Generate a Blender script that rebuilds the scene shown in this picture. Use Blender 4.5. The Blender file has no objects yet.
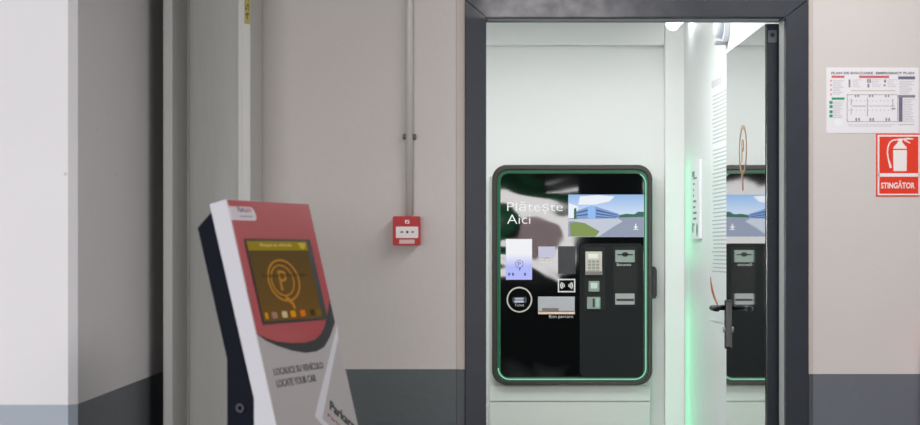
import bpy, bmesh, math, random
from mathutils import Vector, Matrix
random.seed(7)
scene = bpy.context.scene
COL = scene.collection
F, CX, HY, CZ = 1825.0, 480.0, 250.0, 1.33      # lens (pixels), principal point, eye height

# ------------------------------------------------------------------ materials
def lin(c):
    c = c / 255.0
    return c / 12.92 if c <= 0.04045 else ((c + 0.055) / 1.055) ** 2.4
def rgb(r, g, b): return (lin(r), lin(g), lin(b), 1.0)
def mat(name, col, rough=0.5, metal=0.0, noise=0.0, nscale=8.0, bump=0.0, bscale=60.0, ior=1.45, coat=0.0, emit=0.0, stretch=None, rvar=0.0):
    m = bpy.data.materials.new(name); m.use_nodes = True
    nt = m.node_tree; b = nt.nodes['Principled BSDF']
    b.inputs['Roughness'].default_value = rough
    b.inputs['Metallic'].default_value = metal
    b.inputs['IOR'].default_value = ior
    b.inputs['Coat Weight'].default_value = coat
    b.inputs['Coat Roughness'].default_value = 0.08
    b.inputs['Base Color'].default_value = col
    if emit:
        b.inputs['Emission Color'].default_value = col
        b.inputs['Emission Strength'].default_value = emit
    geo = nt.nodes.new('ShaderNodeNewGeometry')
    vec = geo.outputs['Position']
    if stretch:
        mp = nt.nodes.new('ShaderNodeMapping'); mp.inputs['Scale'].default_value = stretch
        nt.links.new(vec, mp.inputs['Vector']); vec = mp.outputs['Vector']
    if noise or rvar:
        n = nt.nodes.new('ShaderNodeTexNoise'); n.inputs['Scale'].default_value = nscale; n.inputs['Detail'].default_value = 6
        nt.links.new(vec, n.inputs['Vector'])
        if noise:
            mx = nt.nodes.new('ShaderNodeMix'); mx.data_type = 'RGBA'
            mx.inputs['A'].default_value = tuple(max(0, x * (1 - noise)) for x in col[:3]) + (1,)
            mx.inputs['B'].default_value = tuple(min(1, x * (1 + noise)) for x in col[:3]) + (1,)
            nt.links.new(n.outputs['Fac'], mx.inputs['Factor']); nt.links.new(mx.outputs['Result'], b.inputs['Base Color'])
        if rvar:
            mr = nt.nodes.new('ShaderNodeMapRange')
            mr.inputs['To Min'].default_value = max(0, rough - rvar); mr.inputs['To Max'].default_value = rough + rvar
            nt.links.new(n.outputs['Fac'], mr.inputs['Value']); nt.links.new(mr.outputs['Result'], b.inputs['Roughness'])
    if bump:
        n2 = nt.nodes.new('ShaderNodeTexNoise'); n2.inputs['Scale'].default_value = bscale; n2.inputs['Detail'].default_value = 4
        nt.links.new(vec, n2.inputs['Vector'])
        bp = nt.nodes.new('ShaderNodeBump'); bp.inputs['Strength'].default_value = bump; bp.inputs['Distance'].default_value = 0.01
        nt.links.new(n2.outputs['Fac'], bp.inputs['Height']); nt.links.new(bp.outputs['Normal'], b.inputs['Normal'])
    return m
def emission(name, col, strength=1.0, top=None, z0=0, z1=1):
    m = bpy.data.materials.new(name); m.use_nodes = True
    nt = m.node_tree; nt.nodes.clear()
    o = nt.nodes.new('ShaderNodeOutputMaterial'); e = nt.nodes.new('ShaderNodeEmission')
    e.inputs['Color'].default_value = col; e.inputs['Strength'].default_value = strength
    nt.links.new(e.outputs[0], o.inputs[0])
    if top:                                        # picture shown on a screen: colour runs from bottom to top
        g = nt.nodes.new('ShaderNodeNewGeometry'); s = nt.nodes.new('ShaderNodeSeparateXYZ')
        mr = nt.nodes.new('ShaderNodeMapRange'); mr.inputs['From Min'].default_value = z0; mr.inputs['From Max'].default_value = z1
        mx = nt.nodes.new('ShaderNodeMix'); mx.data_type = 'RGBA'
        mx.inputs['A'].default_value = col; mx.inputs['B'].default_value = top
        nt.links.new(g.outputs['Position'], s.inputs[0]); nt.links.new(s.outputs['Z'], mr.inputs['Value'])
        nt.links.new(mr.outputs['Result'], mx.inputs['Factor']); nt.links.new(mx.outputs['Result'], e.inputs['Color'])
    return m
def two_tone(name, upper, lower, zl, zr, xsplit=0.5, lower_right=None, rough_u=0.75, rough_l=0.45, noise=0.04, spots=False):
    """painted plaster: pale paint above a dark painted dado, the line at zl (zr beyond xsplit)"""
    m = mat(name, upper, rough_u, noise=0.0, bump=0.12, bscale=35)
    nt = m.node_tree; b = nt.nodes['Principled BSDF']
    g = nt.nodes.new('ShaderNodeNewGeometry'); s = nt.nodes.new('ShaderNodeSeparateXYZ')
    nt.links.new(g.outputs['Position'], s.inputs[0])
    gx = nt.nodes.new('ShaderNodeMath'); gx.operation = 'GREATER_THAN'; gx.inputs[1].default_value = xsplit
    nt.links.new(s.outputs['X'], gx.inputs[0])
    mz = nt.nodes.new('ShaderNodeMapRange'); mz.inputs['To Min'].default_value = zl; mz.inputs['To Max'].default_value = zr
    nt.links.new(gx.outputs[0], mz.inputs['Value'])
    gz = nt.nodes.new('ShaderNodeMath'); gz.operation = 'LESS_THAN'
    nt.links.new(s.outputs['Z'], gz.inputs[0]); nt.links.new(mz.outputs['Result'], gz.inputs[1])
    n = nt.nodes.new('ShaderNodeTexNoise'); n.inputs['Scale'].default_value = 2.2; n.inputs['Detail'].default_value = 8
    nt.links.new(g.outputs['Position'], n.inputs['Vector'])
    def var(c, k):
        mx = nt.nodes.new('ShaderNodeMix'); mx.data_type = 'RGBA'
        mx.inputs['A'].default_value = tuple(x * (1 - k) for x in c[:3]) + (1,)
        mx.inputs['B'].default_value = tuple(min(1, x * (1 + k)) for x in c[:3]) + (1,)
        nt.links.new(n.outputs['Fac'], mx.inputs['Factor']); return mx.outputs['Result']
    up = var(upper, noise)
    if spots:                                      # small pits in the plaster
        v = nt.nodes.new('ShaderNodeTexVoronoi'); v.inputs['Scale'].default_value = 9
        nt.links.new(g.outputs['Position'], v.inputs['Vector'])
        lt = nt.nodes.new('ShaderNodeMath'); lt.operation = 'LESS_THAN'; lt.inputs[1].default_value = 0.045
        nt.links.new(v.outputs['Distance'], lt.inputs[0])
        ms = nt.nodes.new('ShaderNodeMix'); ms.data_type = 'RGBA'; ms.inputs['B'].default_value = tuple(x * 0.75 for x in upper[:3]) + (1,)
        nt.links.new(lt.outputs[0], ms.inputs['Factor']); nt.links.new(up, ms.inputs['A']); up = ms.outputs['Result']
    mx = nt.nodes.new('ShaderNodeMix'); mx.data_type = 'RGBA'
    nt.links.new(gz.outputs[0], mx.inputs['Factor']); nt.links.new(up, mx.inputs['A']); lm = nt.nodes.new('ShaderNodeMix'); lm.data_type = 'RGBA'; nt.links.new(gx.outputs[0], lm.inputs['Factor'])
    nt.links.new(var(lower, noise * 1.5), lm.inputs['A']); nt.links.new(var(lower_right or lower, noise * 1.5), lm.inputs['B'])
    nt.links.new(lm.outputs['Result'], mx.inputs['B'])
    nt.links.new(mx.outputs['Result'], b.inputs['Base Color'])
    mr = nt.nodes.new('ShaderNodeMapRange'); mr.inputs['To Min'].default_value = rough_u; mr.inputs['To Max'].default_value = rough_l
    nt.links.new(gz.outputs[0], mr.inputs['Value']); nt.links.new(mr.outputs['Result'], b.inputs['Roughness'])
    return m

# ------------------------------------------------------------------ geometry helpers
class Plane:
    """a working plane: origin, u (right), v (up), normal n = u x v towards the viewer"""
    def __init__(s, o, u, v):
        s.o = Vector(o); s.u = Vector(u).normalized(); s.v = Vector(v).normalized(); s.n = s.u.cross(s.v).normalized()
    def __call__(s, u, v, w=0.0): return s.o + s.u * u + s.v * v + s.n * w
    def at(s, x, y):
        """where the sight line through photo point x, y meets this plane, as (u, v)"""
        d = Vector(((x - CX) / F, 1.0, -(y - HY) / F)); c = Vector((0, 0, CZ))
        p = c + d * ((s.o - c).dot(s.n) / d.dot(s.n)) - s.o
        return (p.dot(s.u), p.dot(s.v))
    def many(s, pts): return [s.at(*p) for p in pts]
    def rect(s, x0, y0, x1, y1):
        a = s.at(x0, y1); b = s.at(x1, y0); return (a[0], a[1], b[0], b[1])
def rrect(u0, v0, u1, v1, r, n=8):
    rs = r if isinstance(r, (tuple, list)) else (r,) * 4       # bl, br, tr, tl
    out = []
    for (cx, cy, a0), rr in zip(((u0, v0, 180), (u1, v0, 270), (u1, v1, 0), (u0, v1, 90)), rs):
        sx = 1 if cx == u0 else -1; sy = 1 if cy == v0 else -1
        if rr <= 0: out.append((cx, cy)); continue
        for k in range(n + 1):
            a = math.radians(a0 + 90 * k / n)
            out.append((cx + sx * rr + rr * math.cos(a), cy + sy * rr + rr * math.sin(a)))
    return out
def circ(cu, cv, r, n=40, ru=None):
    ru = ru or r
    return [(cu + ru * math.cos(2 * math.pi * k / n), cv + r * math.sin(2 * math.pi * k / n)) for k in range(n)]
class MB:
    def __init__(s): s.bm = bmesh.new(); s.sm = False
    def poly(s, P, pts, w0, w1):
        b = s.bm
        lo = [b.verts.new(P(u, v, w0)) for u, v in pts]; hi = [b.verts.new(P(u, v, w1)) for u, v in pts]
        b.faces.new(hi); b.faces.new(lo[::-1]); n = len(pts)
        for i in range(n): b.faces.new((lo[i], lo[(i + 1) % n], hi[(i + 1) % n], hi[i]))
        return s
    def rect(s, P, r, w0, w1): return s.poly(P, [(r[0], r[1]), (r[2], r[1]), (r[2], r[3]), (r[0], r[3])], w0, w1)
    def ring(s, P, outer, inner, w0, w1):
        b = s.bm; n = len(outer)
        A = [[b.verts.new(P(u, v, w)) for u, v in pts] for pts in (outer, inner) for w in (w0, w1)]
        ol, oh, il, ih = A
        for i in range(n):
            j = (i + 1) % n
            b.faces.new((oh[i], oh[j], ih[j], ih[i])); b.faces.new((ol[j], ol[i], il[i], il[j]))
            b.faces.new((ol[i], ol[j], oh[j], oh[i])); b.faces.new((il[j], il[i], ih[i], ih[j]))
        return s
    def band(s, P, pts, hw, w0, w1):
        """a flat stripe of half-width hw along an open line"""
        L, R = [], []
        for i, p in enumerate(pts):
            a = Vector(pts[max(0, i - 1)]); c = Vector(pts[min(len(pts) - 1, i + 1)])
            d = (c - a).normalized(); q = Vector((-d.y, d.x)) * (hw[i] if isinstance(hw, list) else hw)
            L.append(tuple(Vector(p) + q)); R.append(tuple(Vector(p) - q))
        for i in range(len(pts) - 1): s.poly(P, [R[i], R[i + 1], L[i + 1], L[i]], w0, w1)
        return s
    def box(s, x0, x1, y0, y1, z0, z1, bev=0.0):
        r = bmesh.ops.create_cube(s.bm, size=1.0); vs = r['verts']
        for v in vs: v.co = Vector(((x0 + x1) / 2 + v.co.x * (x1 - x0), (y0 + y1) / 2 + v.co.y * (y1 - y0), (z0 + z1) / 2 + v.co.z * (z1 - z0)))
        if bev:
            es = list({e for v in vs for e in v.link_edges})
            bmesh.ops.bevel(s.bm, geom=es, offset=bev, segments=2, affect='EDGES', profile=0.5)
        return s
    def tube(s, pts, rad, n=14, caps=True):
        b = s.bm; rings = []; pts = [Vector(p) for p in pts]; prev = None
        for i, p in enumerate(pts):
            t = (pts[min(i + 1, len(pts) - 1)] - pts[max(i - 1, 0)]).normalized()
            if prev is None: a = t.orthogonal().normalized()
            else: a = (prev - t * prev.dot(t)).normalized()
            prev = a; c = t.cross(a); r = rad[i] if isinstance(rad, list) else rad
            rings.append([b.verts.new(p + (a * math.cos(2 * math.pi * k / n) + c * math.sin(2 * math.pi * k / n)) * r) for k in range(n)])
        for i in range(len(rings) - 1):
            for k in range(n):
                f = b.faces.new((rings[i][k], rings[i][(k + 1) % n], rings[i + 1][(k + 1) % n], rings[i + 1][k])); f.smooth = True
        if caps: b.faces.new(rings[0][::-1]); b.faces.new(rings[-1])
        return s
    def lathe(s, c, prof, n=28):
        """vertical turned shape round the axis through c; prof = [(radius, z)]"""
        return s.tube([(c[0], c[1], z) for r, z in prof], [max(r, 1e-4) for r, z in prof], n)
    def bevel(s, w, seg=2):
        bmesh.ops.bevel(s.bm, geom=list(s.bm.edges), offset=w, segments=seg, affect='EDGES', profile=0.5, clamp_overlap=True); return s
    def text(s, P, string, u0, v0, width, height, w0, w1, rot=0.0, bold=0.0):
        """lettering fitted to a width x height box whose lower left corner is u0, v0"""
        cu = bpy.data.curves.new('lettering', 'FONT'); cu.body = string; cu.size = 1.0; cu.resolution_u = 3; cu.offset = bold
        ob = bpy.data.objects.new('lettering', cu); COL.objects.link(ob)
        dg = bpy.context.evaluated_depsgraph_get(); me = bpy.data.meshes.new_from_object(ob.evaluated_get(dg))
        bpy.data.objects.remove(ob); bpy.data.curves.remove(cu)
        xs = [v.co.x for v in me.vertices]; ys = [v.co.y for v in me.vertices]
        sx = width / (max(xs) - min(xs)); sy = height / (max(ys) - min(ys)) if height else sx
        tb = bmesh.new(); tb.from_mesh(me); bpy.data.meshes.remove(me)
        ex = bmesh.ops.extrude_face_region(tb, geom=list(tb.faces))
        top = {v for v in ex['geom'] if isinstance(v, bmesh.types.BMVert)}
        cr, sr = math.cos(rot), math.sin(rot)
        mp = {}
        for v in tb.verts:
            a = (v.co.x - min(xs)) * sx; b = (v.co.y - min(ys)) * sy
            mp[v] = s.bm.verts.new(P(u0 + a * cr - b * sr, v0 + a * sr + b * cr, w1 if v in top else w0))
        for f in tb.faces:
            try: s.bm.faces.new([mp[v] for v in f.verts])
            except ValueError: pass
        tb.free(); return s

ABS = {}
def obj(name, mb, m, parent=None, kind=None, label=None):
    bmesh.ops.recalc_face_normals(mb.bm, faces=list(mb.bm.faces))
    me = bpy.data.meshes.new(name)
    off = ABS[parent.name] if parent else Vector((0, 0, 0))
    if not parent:
        zs = [v.co for v in mb.bm.verts]
        off = Vector(((min(c.x for c in zs) + max(c.x for c in zs)) / 2, (min(c.y for c in zs) + max(c.y for c in zs)) / 2, min(c.z for c in zs)))
    mb.bm.transform(Matrix.Translation(-off)); mb.bm.to_mesh(me); mb.bm.free()
    me.materials.append(m)
    o = bpy.data.objects.new(name, me); COL.objects.link(o)
    if parent: o.parent = parent
    else: o.location = off
    ABS[o.name] = off
    if kind: o['kind'] = kind
    if label: o['label'] = label
    return o
def thing(name, label, cat, loc, group=None):
    o = bpy.data.objects.new(name, None); COL.objects.link(o)
    o.empty_display_size = 0.1; o.location = loc; ABS[o.name] = Vector(loc)
    o['label'] = label; o['category'] = cat
    if group: o['group'] = group
    return o
def struct(name, mb, m, label=None): return obj(name, mb, m, kind='structure', label=label)

# ------------------------------------------------------------------ palette
M = {}
M['wall'] = two_tone('wall paint', rgb(209, 203, 200), rgb(76, 84, 87), 0.933, 0.917, lower_right=rgb(102, 106, 115))
M['pier'] = two_tone('pier paint', rgb(222, 219, 220), rgb(98, 103, 110), 0.928, 0.928, spots=True, rough_l=0.4)
M['pier_lit_end'] = two_tone('pier lit end tone', rgb(237, 235, 239), rgb(168, 177, 190), 0.928, 0.928, spots=True)  # lighter copy of the pier colours: brightness of the lit end painted in
M['concrete'] = mat('garage concrete', rgb(110, 110, 108), 0.8, noise=0.15, nscale=3, bump=0.2)
M['floor'] = mat('garage floor paint', rgb(92, 94, 96), 0.35, noise=0.12, nscale=2.5)
M['room_white'] = mat('room white paint', rgb(236, 237, 236), 0.6, noise=0.015, nscale=2.0, bump=0.05)
M['room_gloss'] = mat('room satin wall paint', rgb(223, 227, 225), 0.45, noise=0.015, nscale=2.0)
M['frame'] = mat('dark grey lacquered steel', rgb(34, 40, 51), 0.45, 0.1, noise=0.25, nscale=14, bump=0.05, bscale=90)
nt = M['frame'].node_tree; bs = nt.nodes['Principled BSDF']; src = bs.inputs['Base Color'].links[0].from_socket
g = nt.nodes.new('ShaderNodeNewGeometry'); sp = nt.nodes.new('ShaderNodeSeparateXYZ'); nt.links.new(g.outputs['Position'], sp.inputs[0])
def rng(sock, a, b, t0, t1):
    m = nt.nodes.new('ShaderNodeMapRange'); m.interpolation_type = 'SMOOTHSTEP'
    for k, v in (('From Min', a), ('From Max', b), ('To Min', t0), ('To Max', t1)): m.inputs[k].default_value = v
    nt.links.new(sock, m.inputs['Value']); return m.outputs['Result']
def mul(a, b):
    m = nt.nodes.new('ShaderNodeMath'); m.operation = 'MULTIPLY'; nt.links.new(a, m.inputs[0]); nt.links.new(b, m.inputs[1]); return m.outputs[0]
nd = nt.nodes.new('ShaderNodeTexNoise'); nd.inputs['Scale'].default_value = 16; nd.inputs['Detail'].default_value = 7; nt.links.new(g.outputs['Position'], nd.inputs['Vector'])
pale_patch = mul(mul(rng(sp.outputs['Z'], 2.095, 2.11, 0, 1), rng(sp.outputs['X'], 0.15, 0.75, 1, 0)), mul(rng(nd.outputs['Fac'], 0.25, 0.7, 0.45, 1), rng(sp.outputs['X'], -0.03, 0.05, 0.2, 1)))  # paler mottled patch on the left part of the head
mx = nt.nodes.new('ShaderNodeMix'); mx.data_type = 'RGBA'; nt.links.new(pale_patch, mx.inputs['Factor']); nt.links.new(src, mx.inputs['A']); mx.inputs['B'].default_value = rgb(158, 156, 160)
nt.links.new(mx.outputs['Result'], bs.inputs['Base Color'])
M['alu_dark'] = mat('dark anodised aluminium', rgb(38, 43, 50), 0.38, 0.5, noise=0.2, nscale=20)
M['mirror'] = mat('mirror glazing', rgb(233, 236, 235), 0.03, 1.0)
M['black_plastic'] = mat('black plastic', rgb(18, 19, 21), 0.35)
M['zinc'] = mat('grey painted steel', rgb(200, 200, 197), 0.45, 0.05, noise=0.12, nscale=7, stretch=(6, 6, 0.6), rvar=0.12)
M['plaster_edge'] = two_tone('plaster edging', rgb(200, 190, 184), rgb(72, 77, 82), 0.933, 0.917)
M['steel'] = mat('brushed stainless steel', rgb(160, 163, 161), 0.5, 0.25)
M['white_lacquer'] = mat('white lacquer', rgb(208, 207, 215), 0.55)
M['paper'] = mat('white paper', rgb(232, 230, 234), 0.5, coat=0.15)
M['red'] = mat('signal red print', rgb(226, 54, 28), 0.65)
M['sign_white'] = mat('white print', rgb(240, 232, 230), 0.45)

# ------------------------------------------------------------------ setting
WY = 6.08                                            # the wall with the doorway
P_wall = Plane((0, WY, 0), (1, 0, 0), (0, 0, 1))
OX0, OX1, OZ = -0.05, 1.093, 2.163                   # rough opening
w = MB()
w.box(-1.2, OX0, WY, WY + 0.18, 0, 2.8); w.box(OX1, 4.5, WY, WY + 0.18, 0, 2.8); w.box(OX0, OX1, WY, WY + 0.18, OZ, 2.8)
struct('wall_front', w, M['wall'])
pl = lambda x, y, z=0: (x, y)
P_top = Plane((0, 0, 0), (1, 0, 0), (0, 1, 0))        # plan view, extruded upwards
struct('wall_left', MB().poly(P_top, [(-1.05, 4.768), (-1.05, WY + 0.18), (-1.275, WY + 0.18), (-1.275, 4.768)], 0, 2.8), M['pier'])
struct('wall_left_end', MB().poly(P_top, [(-1.07, 4.74), (-1.05, 4.765), (-1.05, 4.767), (-1.275, 4.767), (-1.275, 4.765), (-1.255, 4.74)], 0, 2.8), M['pier_lit_end'])
struct('wall_far_left', MB().box(-6, -1.276, WY, WY + 0.18, 0, 2.8), M['wall'])
struct('floor', MB().box(-6, 4.5, -4.25, WY, -0.1, 0), M['floor'])
struct('floor_room', MB().box(-0.9, 1.4, WY, 8.95, -0.1, 0), M['concrete'])
struct('ceiling', MB().box(-6, 4.5, -4.25, WY + 0.18, 2.8, 2.95), M['concrete'])
# pay room behind the doorway
struct('ceiling_room', MB().box(-0.9, 1.4, WY + 0.18, 8.95, 2.56, 2.7), M['room_white'])
struct('wall_back', MB().box(-0.9, 1.4, 8.66, 8.95, 0, 2.56), M['room_white'])
struct('wall_room_left', MB().box(-0.9, -0.75, WY + 0.18, 8.8, 0, 2.56), M['room_white'])
RX = lambda y: 1.06 - 0.0408 * (y - 6.2)
struct('wall_right', MB().poly(P_top, [(RX(WY + 0.18), WY + 0.18), (1.4, WY + 0.18), (1.4, 8.8), (RX(8.8), 8.8)], 0, 2.56), M['room_gloss'])
P_rw = Plane((RX(6.2), 6.2, 0), (0.0408, -1, 0), (0, 0, 1))
struct('trim_soffit', MB().box(-0.75, 0.8715, 8.61, 8.66, 2.297, 2.56, 0.004), M['room_white'])
struct('trim_corner', MB().box(0.872, 0.97, 8.6, 8.661, 0, 2.56, 0.003), M['room_white'])
# plaster edging beside the steel door frame
e = MB(); e.box(-0.078, OX0, WY - 0.004, WY + 0.001, 0, 2.8, 0.0015); e.box(-0.064, -0.058, WY - 0.006, WY, 0, 2.8)
e.box(OX1, 1.108, WY - 0.004, WY + 0.001, 0, 2.8, 0.0015); struct('trim_plaster', e, M['plaster_edge'])
# steel door frame: two jambs and a head, mitred
Pf = Plane((0, WY, 0), (1, 0, 0), (0, 0, 1))
ix0, ix1, iz = 0.0205, 1.0165, 2.1035
fr = MB()
fr.poly(Pf, [(OX0, 0), (ix0, 0), (ix0, iz), (OX0, OZ)], -0.13, 0.012)
fr.poly(Pf, [(ix1, 0), (OX1, 0), (OX1, OZ), (ix1, iz)], -0.13, 0.012)
fr.poly(Pf, [(OX0 + 0.002, OZ), (ix0 + 0.001, iz), (ix1 - 0.001, iz), (OX1 - 0.002, OZ)], -0.13, 0.012)
fr.bevel(0.0022, 2)
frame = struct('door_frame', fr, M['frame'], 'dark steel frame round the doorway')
hd = MB()
hd.box(0.03, 1.0, WY + 0.03, WY + 0.075, iz - 0.006, iz + 0.001)
obj('frame_strip', hd, mat('pale rubber seal', rgb(150, 156, 160), 0.6), frame)
jl = MB(); jl.box(ix1 - 0.0035, ix1 + 0.001, WY + 0.02, WY + 0.1, 0, iz - 0.008)
obj('frame_strip', jl, mat('gap light strip', rgb(176, 180, 176), 0.5), frame)  # pale strip stands in for room light showing at the hinge gap

# the open door leaf: glazed, hinged at the jamb, swung into the room
LX, LY0, LY1, LZ = 0.975, 6.235, 7.165, 2.103
P_leaf = Plane((LX, LY0, 0), (0, -1, 0), (0, 0, 1))
leaf = obj('door_1', MB().box(LX + 0.005, 1.034, LY0, LY1, 0.01, LZ, 0.002), M['alu_dark'], kind='structure', label='dark door leaf swung open into the room')
obj('glazing', MB().box(LX, LX + 0.006, LY0 + 0.004, LY1, 0.012, LZ - 0.001), M['mirror'], leaf, label='reflective glass facing of the door')
for zy, r in ((35, 0.008), (56, 0.005), (79, 0.005), (222, 0.007), (358, 0.007)):
    z = CZ + (HY - zy) * LY0 / F
    hp = Plane((1.0 - 0.0015, LY0, z), (1, 0, 0), (0, 0, 1))
    obj('screw', MB().poly(hp, circ(0, 0, r, 20), -0.001, 0.004).bevel(0.001), M['black_plastic'], leaf)
hp = Plane((1.0, LY0, CZ + (HY - 36) * LY0 / F), (1, 0, 0), (0, 0, 1))
obj('hinge_plate', MB().poly(hp, rrect(-0.016, -0.022, 0.014, 0.02, 0.005), -0.001, 0.002), mat('worn hinge plate', rgb(92, 96, 104), 0.4, 0.6), leaf)
hk = MB()
hk.tube([(1.038, LY0 + 0.01, 1.95), (1.038, LY0 + 0.01, 2.06)], 0.008); obj('hinge', hk, M['alu_dark'], leaf)
hk = MB(); hk.tube([(1.038, LY0 + 0.01, 0.2), (1.038, LY0 + 0.01, 0.31)], 0.008); obj('hinge', hk, M['alu_dark'], leaf)
# lever handle on a long back plate at the free edge
hy, hz = 7.115, 1.105
hb = MB(); hb.poly(Plane((LX, hy, hz), (0, -1, 0), (0, 0, 1)), rrect(-0.02, -0.16, 0.02, 0.03, 0.008), -0.001, 0.012).bevel(0.002)
hplate = obj('handle_plate', hb, M['black_plastic'], leaf)
hl = MB(); hl.tube([(LX - 0.01, hy, hz), (LX - 0.045, hy, hz), (LX - 0.058, hy - 0.006, hz), (LX - 0.066, hy - 0.02, hz), (LX - 0.068, hy - 0.125, hz), (LX - 0.06, hy - 0.14, hz)], 0.0105, 12)
hl.tube([(LX, hy, hz), (LX - 0.012, hy, hz)], 0.018, 16)
obj('lever', hl, M['black_plastic'], leaf)
lk = MB(); lk.tube([(LX - 0.008, hy, hz - 0.085), (LX - 0.02, hy, hz - 0.085)], 0.011, 16); obj('lock_cylinder', lk, M['steel'], leaf)

copper = mat('copper foil', rgb(186, 140, 104), 0.35, 0.5)
cu, cv = P_leaf.at(744, 150)
lg = MB()
lg.ring(P_leaf, circ(cu, cv, 0.092, 48), circ(cu, cv, 0.078, 48), 0.0003, 0.0012)
lg.band(P_leaf, [(cu - 0.02, cv - 0.085), (cu - 0.004, cv - 0.12), (cu + 0.004, cv - 0.15)], [0.018, 0.012, 0.008], 0.0003, 0.0012)
lg.text(P_leaf, 'P', cu - 0.03, cv - 0.045, 0.05, 0.085, 0.0003, 0.001)
obj('emblem', lg, copper, leaf, label='copper ring emblem with a tail')
piv = Vector((LX, LY0, 0)); leaf.matrix_world = Matrix.Translation(piv) @ Matrix.Rotation(0.0085, 4, 'Z') @ Matrix.Translation(-piv) @ Matrix.Translation(leaf.location)

# ------------------------------------------------------------------ steel channel column beside the pier
ch = MB()
cx0, cx1, cf, cb = -1.0, -0.724, 5.757, 6.075
ch.poly(P_top, [(cx0, cf), (cx0 + 0.030, cf), (cx0 + 0.028, cb - 0.016), (cx1 - 0.038, cb - 0.016), (cx1 - 0.038, cf), (cx1, cf), (cx1, cb), (cx0, cb)], 0.0, 2.79)
ch.bevel(0.003, 2)
t = thing('steel_column', 'grey painted steel channel column standing between white pier and red alarm wall', 'column', (-0.86, 5.92, 0))
obj('channel', ch, M['zinc'], t)
obj('weld_highlight', MB().tube([(cx0 + 0.031, cb - 0.019, 0.013), (cx0 + 0.031, cb - 0.019, 2.79)], 0.005, 10), mat('pale weld highlight', rgb(206, 208, 202), 0.4), t, label='pale highlight along the weld')  # highlight in the inner corner put in as a pale bead
obj('edge_highlight', MB().box(cx1 - 0.0385, cx1 - 0.026, cf - 0.002, cf + 0.004, 0.013, 2.79, 0.001), mat('pale edge highlight', rgb(204, 205, 202), 0.45), t, label='pale highlight on the front edge')  # bright highlight of the flange edge painted as a pale strip
bp = MB().box(-1.02, -0.70, 5.72, 6.075, 0.0, 0.012, 0.002); obj('base_plate', bp, M['zinc'], t)
P_col = Plane((0, cf, 0), (1, 0, 0), (0, 0, 1))
tg = MB(); r = P_col.rect(244.5, -14, 250.2, 24); tg.rect(P_col, r, 0.0002, 0.0009)
tag_ = obj('tag', tg, mat('yellow label', rgb(176, 164, 92), 0.6, noise=0.15, nscale=60), t, label='yellow label')
lt = MB(); lt.text(P_col, '45.7', r[0] + 0.0145, r[1] + 0.012, 0.095, 0.012, 0.0009, 0.0014, rot=math.pi / 2)
obj('lettering', lt, mat('olive ink', rgb(92, 84, 30), 0.6), tag_)

# ------------------------------------------------------------------ conduit and fire alarm call point
ccx = (409.6 - CX) * WY / F
t = thing('conduit', 'grey plastic conduit running down the wall to the red alarm box', 'pipe', (ccx, WY - 0.016, 1.44))
cm = mat('grey conduit plastic', rgb(206, 204, 198), 0.45)
obj('pipe', MB().tube([(ccx, WY - 0.0165, 2.795), (ccx, WY - 0.0165, 1.445)], 0.0125, 20), cm, t)
cz = CZ + (HY - 137) * WY / F
k = MB(); k.box(ccx - 0.021, ccx + 0.021, WY - 0.012, WY - 0.0005, cz - 0.01, cz + 0.01, 0.002)
k.tube([(ccx - 0.0165, WY - 0.02, cz - 0.008), (ccx - 0.0165, WY - 0.02, cz + 0.008)], 0.006, 10); k.tube([(ccx + 0.0165, WY - 0.02, cz - 0.008), (ccx + 0.0165, WY - 0.02, cz + 0.008)], 0.006, 10)
obj('clip', k, mat('dark grey clip', rgb(112, 110, 106), 0.5), t)
P_cp = Plane((0, WY - 0.05, 0), (1, 0, 0), (0, 0, 1))
x0, z0, x1, z1 = P_cp.rect(392.8, 245.3, 420.4, 216.2)
z0, z1 = min(z0, z1), max(z0, z1)
t = thing('fire_alarm_call_point', 'red fire alarm call point with white push plate at the conduit end', 'alarm', ((x0 + x1) / 2, WY - 0.025, z0))
redp = mat('red moulded plastic', rgb(190, 22, 34), 0.5)
b = MB(); b.poly(P_cp, rrect(x0 + 0.002, z0 + 0.002, x1 - 0.002, z1 - 0.002, 0.005), -0.0508, -0.018)
obj('back_box', b, redp, t)
b = MB(); b.poly(P_cp, rrect(x0, z0, x1, z1, 0.006), -0.018, 0.0).bevel(0.0025); obj('cover', b, redp, t)
pr = P_cp.rect(395.9, 226.6, 418.3, 238); b = MB(); b.poly(P_cp, rrect(pr[0], min(pr[1], pr[3]), pr[2], max(pr[1], pr[3]), 0.003), -0.001, 0.0015)
pp = obj('push_plate', b, M['sign_white'], t)
b = MB()
dc = P_cp.at(407.3, 232); b.poly(P_cp, circ(dc[0], dc[1], 0.0045, 18), 0.0014, 0.0022)
for s in (-1, 1):
    q = dc[0] + s * 0.0165
    b.poly(P_cp, [(q - s * 0.006, dc[1]), (q + s * 0.005, dc[1] + 0.0042), (q + s * 0.005, dc[1] - 0.0042)], 0.0014, 0.0022)
obj('symbol', b, M['black_plastic'], pp)
pr = P_cp.rect(399.3, 239.6, 414.6, 243.7); b = MB(); b.rect(P_cp, (pr[0], min(pr[1], pr[3]), pr[2], max(pr[1], pr[3])), -0.001, 0.0012)
obj('caption_plate', b, mat('pale pink caption', rgb(228, 190, 188), 0.5), t)
b = MB(); c = P_cp.at(407.2, 221.8)
b.poly(P_cp, rrect(c[0] - 0.007, c[1] - 0.006, c[0] + 0.007, c[1] + 0.006, 0.002), -0.001, 0.0008)
fs = obj('fire_symbol', b, M['sign_white'], t)
b = MB(); b.poly(P_cp, [(c[0] - 0.004, c[1] - 0.004), (c[0] + 0.001, c[1] - 0.004), (c[0] + 0.005, c[1] + 0.004), (c[0] - 0.001, c[1] + 0.001)], 0.0007, 0.0012); obj('flame', b, redp, fs)
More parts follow.
